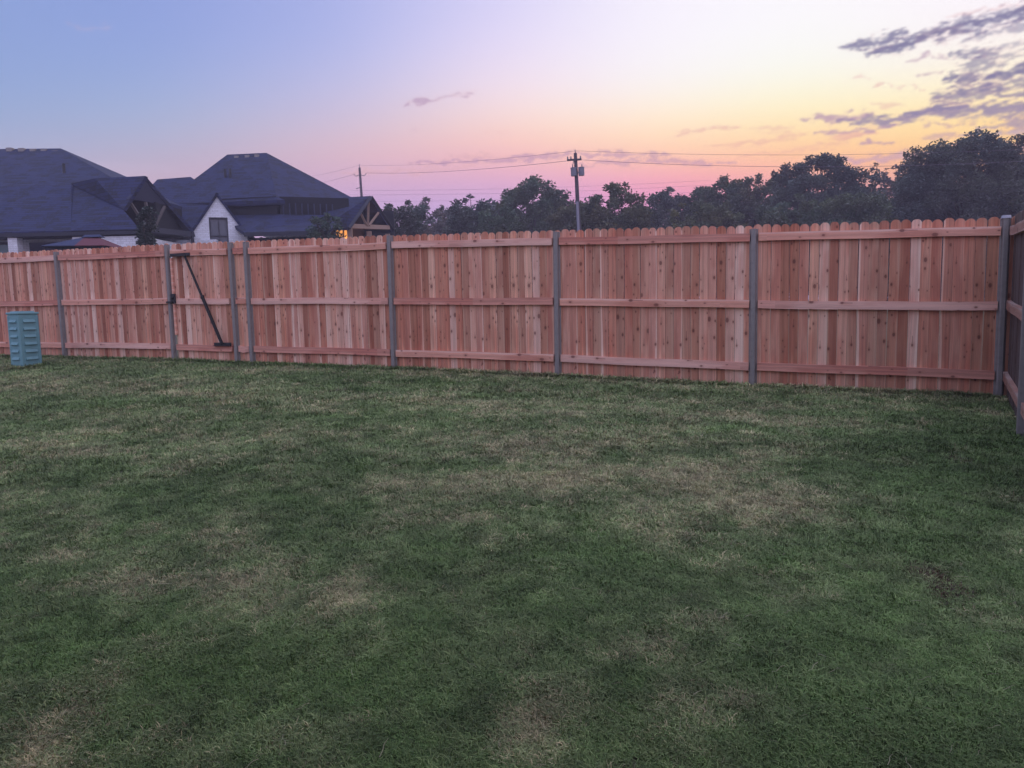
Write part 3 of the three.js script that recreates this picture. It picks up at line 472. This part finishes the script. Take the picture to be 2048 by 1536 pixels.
const wood = [
  // sight x, top y, half width, distance, tint, extra, label
  [800, 396, 52, 42, DK, { clumps: 50 }, 'dense bluish green tree right beside the lit porch'],
  [852, 392, 30, 56, BR, { clumps: 26, per: 200 }, 'thin brownish tree behind the dense one beside the porch'],
  [884, 404, 20, 58, BR, { clumps: 14, per: 180, wisps: 20 }, 'small wispy tree in the dip of the row right of the porch'],
  [942, 388, 50, 45, DK, { clumps: 52 }, 'dark dense tree just right of the dip in the row'],
  [1000, 402, 46, 41, G1, { clumps: 40 }, 'low green tree before the tall feathery tree'],
  [1066, 356, 82, 49, G1, { clumps: 62, per: 230, clump: 0.2, wisps: 40 }, 'tall feathery tree with sky showing through, left of the transformer pole'],
  [1150, 400, 60, 43, OL, { clumps: 44 }, 'low olive tree standing behind the transformer pole'],
  [1232, 367, 62, 42, OL, { clumps: 54, wisps: 24 }, 'olive green tree just right of the transformer pole'],
  [1335, 372, 52, 52, DK, { clumps: 46, wisps: 24 }, 'dark tree right of the olive one, under the pink sky'],
  [1364, 404, 34, 33, OL, { clumps: 34, low: 0.2 }, 'small pale rounded bushy tree in front of the dark one'],
  [1440, 346, 56, 50, G1, { clumps: 48, wisps: 26, per: 260 }, 'rounded tree midway along the row with ragged left side'],
  [1516, 342, 58, 50, OL, { clumps: 52 }, 'olive crowned tree left of the large gappy tree'],
  [1420, 398, 60, 40, OL, { clumps: 44 }, 'low olive tree in front of the ragged rounded tree'],
  [1632, 310, 92, 46, DK, { clumps: 78, per: 260, clump: 0.22, wisps: 34 }, 'large dark tree with small sky gaps, third from the right'],
  [1724, 330, 46, 47, DK, { clumps: 40, per: 240 }, 'sloping shoulder tree right of the gappy tree'],
  [1756, 314, 20, 56, BR, { clumps: 18, per: 200, wisps: 18 }, 'small lollipop shaped tree showing before a grey cloud bank'],
  [1800, 318, 36, 52, BR, { clumps: 30, per: 220 }, 'thin brownish tree touching the largest tree on its left'],
  [1700, 384, 80, 38, G1, { clumps: 56 }, 'low wide tree before the gappy tree at the right'],
  [1845, 322, 60, 40, DK, { clumps: 48 }, 'dense tree at the left foot of the largest tree'],
  [1932, 272, 132, 39, DK, { clumps: 120, per: 300, clump: 0.21, wisps: 46 }, 'largest and tallest tree, with a broad dome, at the right'],
  [2040, 318, 56, 37, G1, { clumps: 46 }, 'green tree at the right edge beside the largest tree'],
  [2130, 300, 90, 42, DK, { clumps: 60 }, 'dark tree beyond the right edge of the view'],
  [1590, 392, 70, 39, G1, { clumps: 48 }, 'low green tree left of the low wide tree at the right'],
  [255, 349, 14, 52, BR, { clumps: 12 }, 'tree top peeping over the ridge of the left house'],
];
wood.forEach(([sx, sy, hw, z, tint, o, label], i) => { const [x, top] = px(sx, sy, z); tree(label, x, -z, top, hw * z / 1490, { seed: i + 3, tint, leaf: 0.0044 * z, ...o, group: i < wood.length - 1 ? GR : undefined }); });
{ const [x, top] = px(293, 402, 24); tree('dark narrow evergreen standing before the porch of the left house', x, -24, top, 0.42, { seed: 91, name: 'evergreen_tree', clumps: 40, clump: 0.42, leaf: 0.1, per: 1500, tint: [.022, .04, .03], low: 0.1, fork: 0.2, wisps: 8, profile: (y) => 1.02 - y * 0.75 }); }
{ const [x, top] = px(652, 416, 29.5); tree('small leafy tree before the dark wall left of the lit porch', x, -29.5, top, 0.62, { seed: 92, clumps: 34, clump: 0.36, leaf: 0.13, per: 620, tint: [.05, .085, .06], wisps: 12 }); }
(() => {                                                            // the wood behind the row reads as one mass
  const R = rngOf(404), clumps = [];
  for (let i = 0; i < 420; i++) { const x = lerp(-22, 70, R()), z = -62 - R() * 16, top = 7.2 + 2.2 * fbm(x * 0.12, 3, 8, 3) + sstep(8, 50, x) * 1.5; clumps.push([x, 1.5 + R() * (top - 1.5), z, 1.1 + R() * 1.1]); }
  tag(mesh('woodland', leaves(R, clumps, 70, 0.42, [.07, .085, .07]), leafMat, scene), 'dim mass of woodland closing the gaps behind the tree row', 'woodland', null, 'stuff');
})();

// ---------------------------------------------------------------- utility poles and wires
const poleWood = std(.075, .06, .075, 0.9), poleGrey = std(.26, .25, .32, 0.8), can = std(.17, .17, .22, 0.55), porcelain = std(.2, .18, .2, 0.4);
(() => {
  const p = thing('utility_pole', 'near utility pole carrying transformer cans above the tree row', 'utility pole', [3.86, 1.15, -40]); p.rotation.z = 0.034;
  mesh('pole', new THREE.CylinderGeometry(.085, .15, 8.2, 12).translate(0, 4.1, 0), poleWood, p);
  mesh('conduit_cover', tube([[-.05, 0, .14], [-.03, 5.7, .115]], .075, .07, 4, 10), poleGrey, p);
  for (const s of [-1, 1]) { const c = mesh('transformer', merged([new THREE.CylinderGeometry(.155, .155, .40, 16).translate(s * .20 + .06, 7.22, .12), new THREE.CylinderGeometry(.165, .165, .03, 16).translate(s * .20 + .06, 7.43, .12), box(.1, .08, .1, s * .12, 7.2, .04)]), can, p); mesh('bushing', new THREE.CylinderGeometry(.025, .035, .16, 8).translate(s * .24 + .06, 7.52, .12), porcelain, c); }
  mesh('crossarm', box(.75, .09, .09, -.08, 7.85, .1), poleWood, p);
  for (const x of [-.42, -.25, .25]) mesh('insulator', new THREE.CylinderGeometry(.03, .045, .14, 8).translate(x, 7.96, .1), porcelain, p);
  mesh('top_pin', new THREE.CylinderGeometry(.02, .03, .2, 8).translate(0, 8.28, 0), porcelain, p);
  mesh('cutout_fuse', tube([[-.12, 7.78, .12], [-.2, 7.5, .16]], .025, .02, 2, 6), porcelain, p);
})();
(() => {
  const p = thing('utility_pole', 'distant bare utility pole rising behind the right house', 'utility pole', [-14.05, 1.2, -75]); p.rotation.z = 0.03;
  mesh('pole', new THREE.CylinderGeometry(.11, .19, 14.1, 12).translate(0, 7.05, 0), poleWood, p);
  for (const s of [-1, 1]) { mesh('insulator', tube([[s * .1, 13.4, 0], [s * .45, 13.3, 0], [s * .6, 13.55, 0]], .04, .03, 4, 6), porcelain, p); }
  mesh('bracket', tube([[-.1, 12.2, 0], [-.5, 12.1, 0]], .04, .04, 2, 6), porcelain, p);
  mesh('top_pin', new THREE.CylinderGeometry(.03, .04, .4, 8).translate(0, 14.25, 0), porcelain, p);
})();
const wireMat = std(.15, .11, .15, 0.6);
function wire(label, a, b, sag, r, group) { const pts = []; for (let i = 0; i <= 12; i++) { const t = i / 12; pts.push([lerp(a[0], b[0], t), lerp(a[1], b[1], t) - sag * 4 * t * (1 - t), lerp(a[2], b[2], t)]); } tag(mesh('power_line', tube(pts, r * 0.6, r * 0.6, 40, 5), wireMat, scene), label, 'power line', group); }
const w3 = (x, y, z) => { const [a, b] = px(x, y, z); return [a, b, -z]; };
wire('top wire from the near pole to the distant pole', w3(1154, 302, 40), w3(723, 331, 75), 0.25, 0.012, 'power lines');
wire('darker lower wire from the near pole to the distant pole', w3(1145, 321, 40), w3(733, 346, 75), 0.25, 0.02, 'power lines');
wire('top wire running right from the near pole over the trees', w3(1154, 302, 40), w3(2200, 292, 35), 0.3, 0.012, 'power lines');
wire('lower wire running right from the near pole across the trees', w3(1162, 320, 40), w3(2200, 314, 35), 0.4, 0.016, 'power lines');
wire('top wire leaving the distant pole over the right house', w3(722, 330, 75), w3(560, 362, 95), 0.2, 0.014, 'power lines');
wire('lower wire leaving the distant pole over the right house', w3(712, 348, 75), w3(560, 380, 95), 0.2, 0.016, 'power lines');
for (const [y, n] of [[371, 'uppermost'], [380, 'middle'], [393, 'lowest']]) wire(n + ' of three faint low wires behind the transformer pole', w3(700, y + 10, 85), w3(1420, y - 10, 85), 0.3, 0.016, 'power lines');

// ---------------------------------------------------------------- grass
(() => {
  const R = rngOf(2024), pos = [], nor = [], idx = [];
  for (let b = 0; b < 15; b++) {                                   // one tuft of bent blades
    const a = R() * 6.283, q = Math.sqrt(R()) * 0.032, x = Math.cos(a) * q, z = Math.sin(a) * q, h = 0.010 + R() * R() * 0.028, dir = R() * 6.283, lean = 0.012 + R() * 0.03, w = 0.0011 + R() * 0.0011;
    const dx = Math.cos(dir), dz = Math.sin(dir), sx = -dz * w, sz = dx * w, v = pos.length / 3;
    pos.push(x - sx, -0.004, z - sz, x + sx, -0.004, z + sz, x + dx * lean * 0.35 - sx * .9, h * 0.65, z + dz * lean * 0.35 - sz * .9, x + dx * lean * 0.35 + sx * .9, h * 0.65, z + dz * lean * 0.35 + sz * .9, x + dx * lean, h * (0.75 + R() * 0.35), z + dz * lean);
    idx.push(v, v + 1, v + 3, v, v + 3, v + 2, v + 2, v + 3, v + 4);
  }
  const g = new THREE.BufferGeometry(); g.setAttribute('position', new THREE.Float32BufferAttribute(pos, 3)); g.setIndex(idx); g.computeVertexNormals();
  const spots = [], zones = [[-1.1, -3.6, 5200, 1], [-3.6, -5.5, 3400, 1.15], [-5.5, -8, 1900, 1.45], [-8, -14.5, 1100, 1.8]];
  for (const [z0, z1, dens, sc] of zones) {
    const wide = Math.abs(z1) * 0.70 + 1.0, n = Math.round((z0 - z1) * wide * 2 * dens);
    for (let i = 0; i < n; i++) {
      const z = lerp(z0, z1, R()), x = (R() * 2 - 1) * wide, r1 = R(), r2 = R(), r3 = R(), r4 = R();
      if (Math.abs(x) > -z * 0.70 + 0.9) continue;
      const [u, s] = alongFence(x, z); if (s < 0.02) continue;
      const cx = x - CORNER[0], cz = z - CORNER[1]; if (cx * -SIDE[1] + cz * SIDE[0] < 0.02) continue;   // beyond the side fence
      spots.push([x, z, sc * (0.75 + r1 * 0.5) * (0.85 + 0.5 * (fbm(x * 3, z * 3, 71, 2) - 0.3)) * (s < 0.12 ? 1.35 : 1), r2 * 6.283, r3, r4]);
    }
  }
  for (let i = 0; i < 5200; i++) { const u = -1.4 + R() * 15.2, s = 0.015 + R() * R() * 0.16; if (R() > 0.3 + 0.7 * fbm(u * 1.7, 3, 12, 3)) continue; const [fx, fz] = [FA[0] + FU[0] * u - FU[1] * s, FA[1] + FU[1] * u + FU[0] * s]; spots.push([fx, fz, 1.7 + R() * 1.7, R() * 6.283, R(), R()]); }   // what the mower missed under the boards
  for (let i = 0; i < 260; i++) { const a = R() * 6.283, q = 0.21 + R() * 0.08; spots.push([-7.69 + Math.cos(a) * q, -11.82 + Math.sin(a) * q, 1.8 + R() * 1.6, R() * 6.283, R(), R()]); }
  const m = new THREE.InstancedMesh(g, new THREE.MeshStandardMaterial({ roughness: 0.75, side: THREE.DoubleSide }), spots.length), M = new THREE.Matrix4(), Q = new THREE.Quaternion(), E = new THREE.Euler(), C = new THREE.Color();
  spots.forEach(([x, z, s, a, t, t2], i) => {
    E.set((t - 0.5) * 0.4, a, (t2 - 0.5) * 0.4); Q.setFromEuler(E); M.compose(new THREE.Vector3(x, land(x, z), z), Q, new THREE.Vector3(s, s * (0.8 + t * 0.4), s)); m.setMatrixAt(i, M);
    const dd = drynessAndShade(x, z), d = hash2(i, 5, 9) < sstep(0.15, 1.0, dd) * 0.62 ? 0.72 + t * 0.28 : clamp(dd * 0.55 + (t - 0.5) * 0.35), q = (0.55 + t2 * 0.6) * (0.55 + 0.9 * fbm(x * 14, z * 14, 91, 2)) * (0.7 + 0.6 * fbm(x * 1.3, z * 1.9, 95, 3)); const bare = Math.min(Math.hypot((x - 1.95) / .11, (z + 3.35) / .26), Math.hypot((x - 3.22) / .07, (z + 5.29) / .13)) + (fbm(x * 16, z * 16, 7, 2) - 0.5) * 0.9;   // two small reddish brown spots in the grass
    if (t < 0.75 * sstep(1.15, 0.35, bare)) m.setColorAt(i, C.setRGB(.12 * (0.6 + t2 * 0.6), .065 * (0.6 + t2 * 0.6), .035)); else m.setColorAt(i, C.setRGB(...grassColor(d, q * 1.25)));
  });
  m.name = 'grass'; m.castShadow = m.receiveShadow = true; scene.add(m); tag(m, 'short mown grass blades, green mixed with dry tan', 'grass', null, 'stuff');
  // loose straw-coloured runners lying on the turf
  const sg = tube([[-.045, .004, 0], [-.012, .010, .004], [.02, .007, -.002], [.05, .012, .007]], 0.0014, 0.0007, 8, 4), n2 = 700, st = new THREE.InstancedMesh(sg, std(.46, .40, .28, 0.8), n2);
  for (let i = 0; i < n2; i++) {
    let x, z; do { z = -1.7 - R() * R() * 6; x = (R() * 2 - 1) * (-z * 0.7 + 0.4); } while (R() > 0.25 + drynessAndShade(x, z));
    const s = 0.25 + R() * R() * 0.6; E.set((R() - 0.5) * 0.5, R() * 6.283, (R() - 0.5) * 0.5); Q.setFromEuler(E); M.compose(new THREE.Vector3(x, land(x, z) + 0.022 + R() * 0.014, z), Q, new THREE.Vector3(s, s, s)); st.setMatrixAt(i, M); const q = 0.6 + R() * 0.55; st.setColorAt(i, C.setRGB(q, q, q));
  }
  st.name = 'straw'; st.castShadow = st.receiveShadow = true; scene.add(st); tag(st, 'scattered pale straw stems lying on the near lawn', 'straw', null, 'stuff');
  console.log('tufts', spots.length);
})();

scene.updateMatrixWorld(true);
let tris = 0; scene.traverse((o) => { if (o.isMesh && !o.isInstancedMesh) tris += (o.geometry.index ? o.geometry.index.count : o.geometry.attributes.position.count) / 3; }); console.log('triangles', tris);
renderer.render(scene, camera);
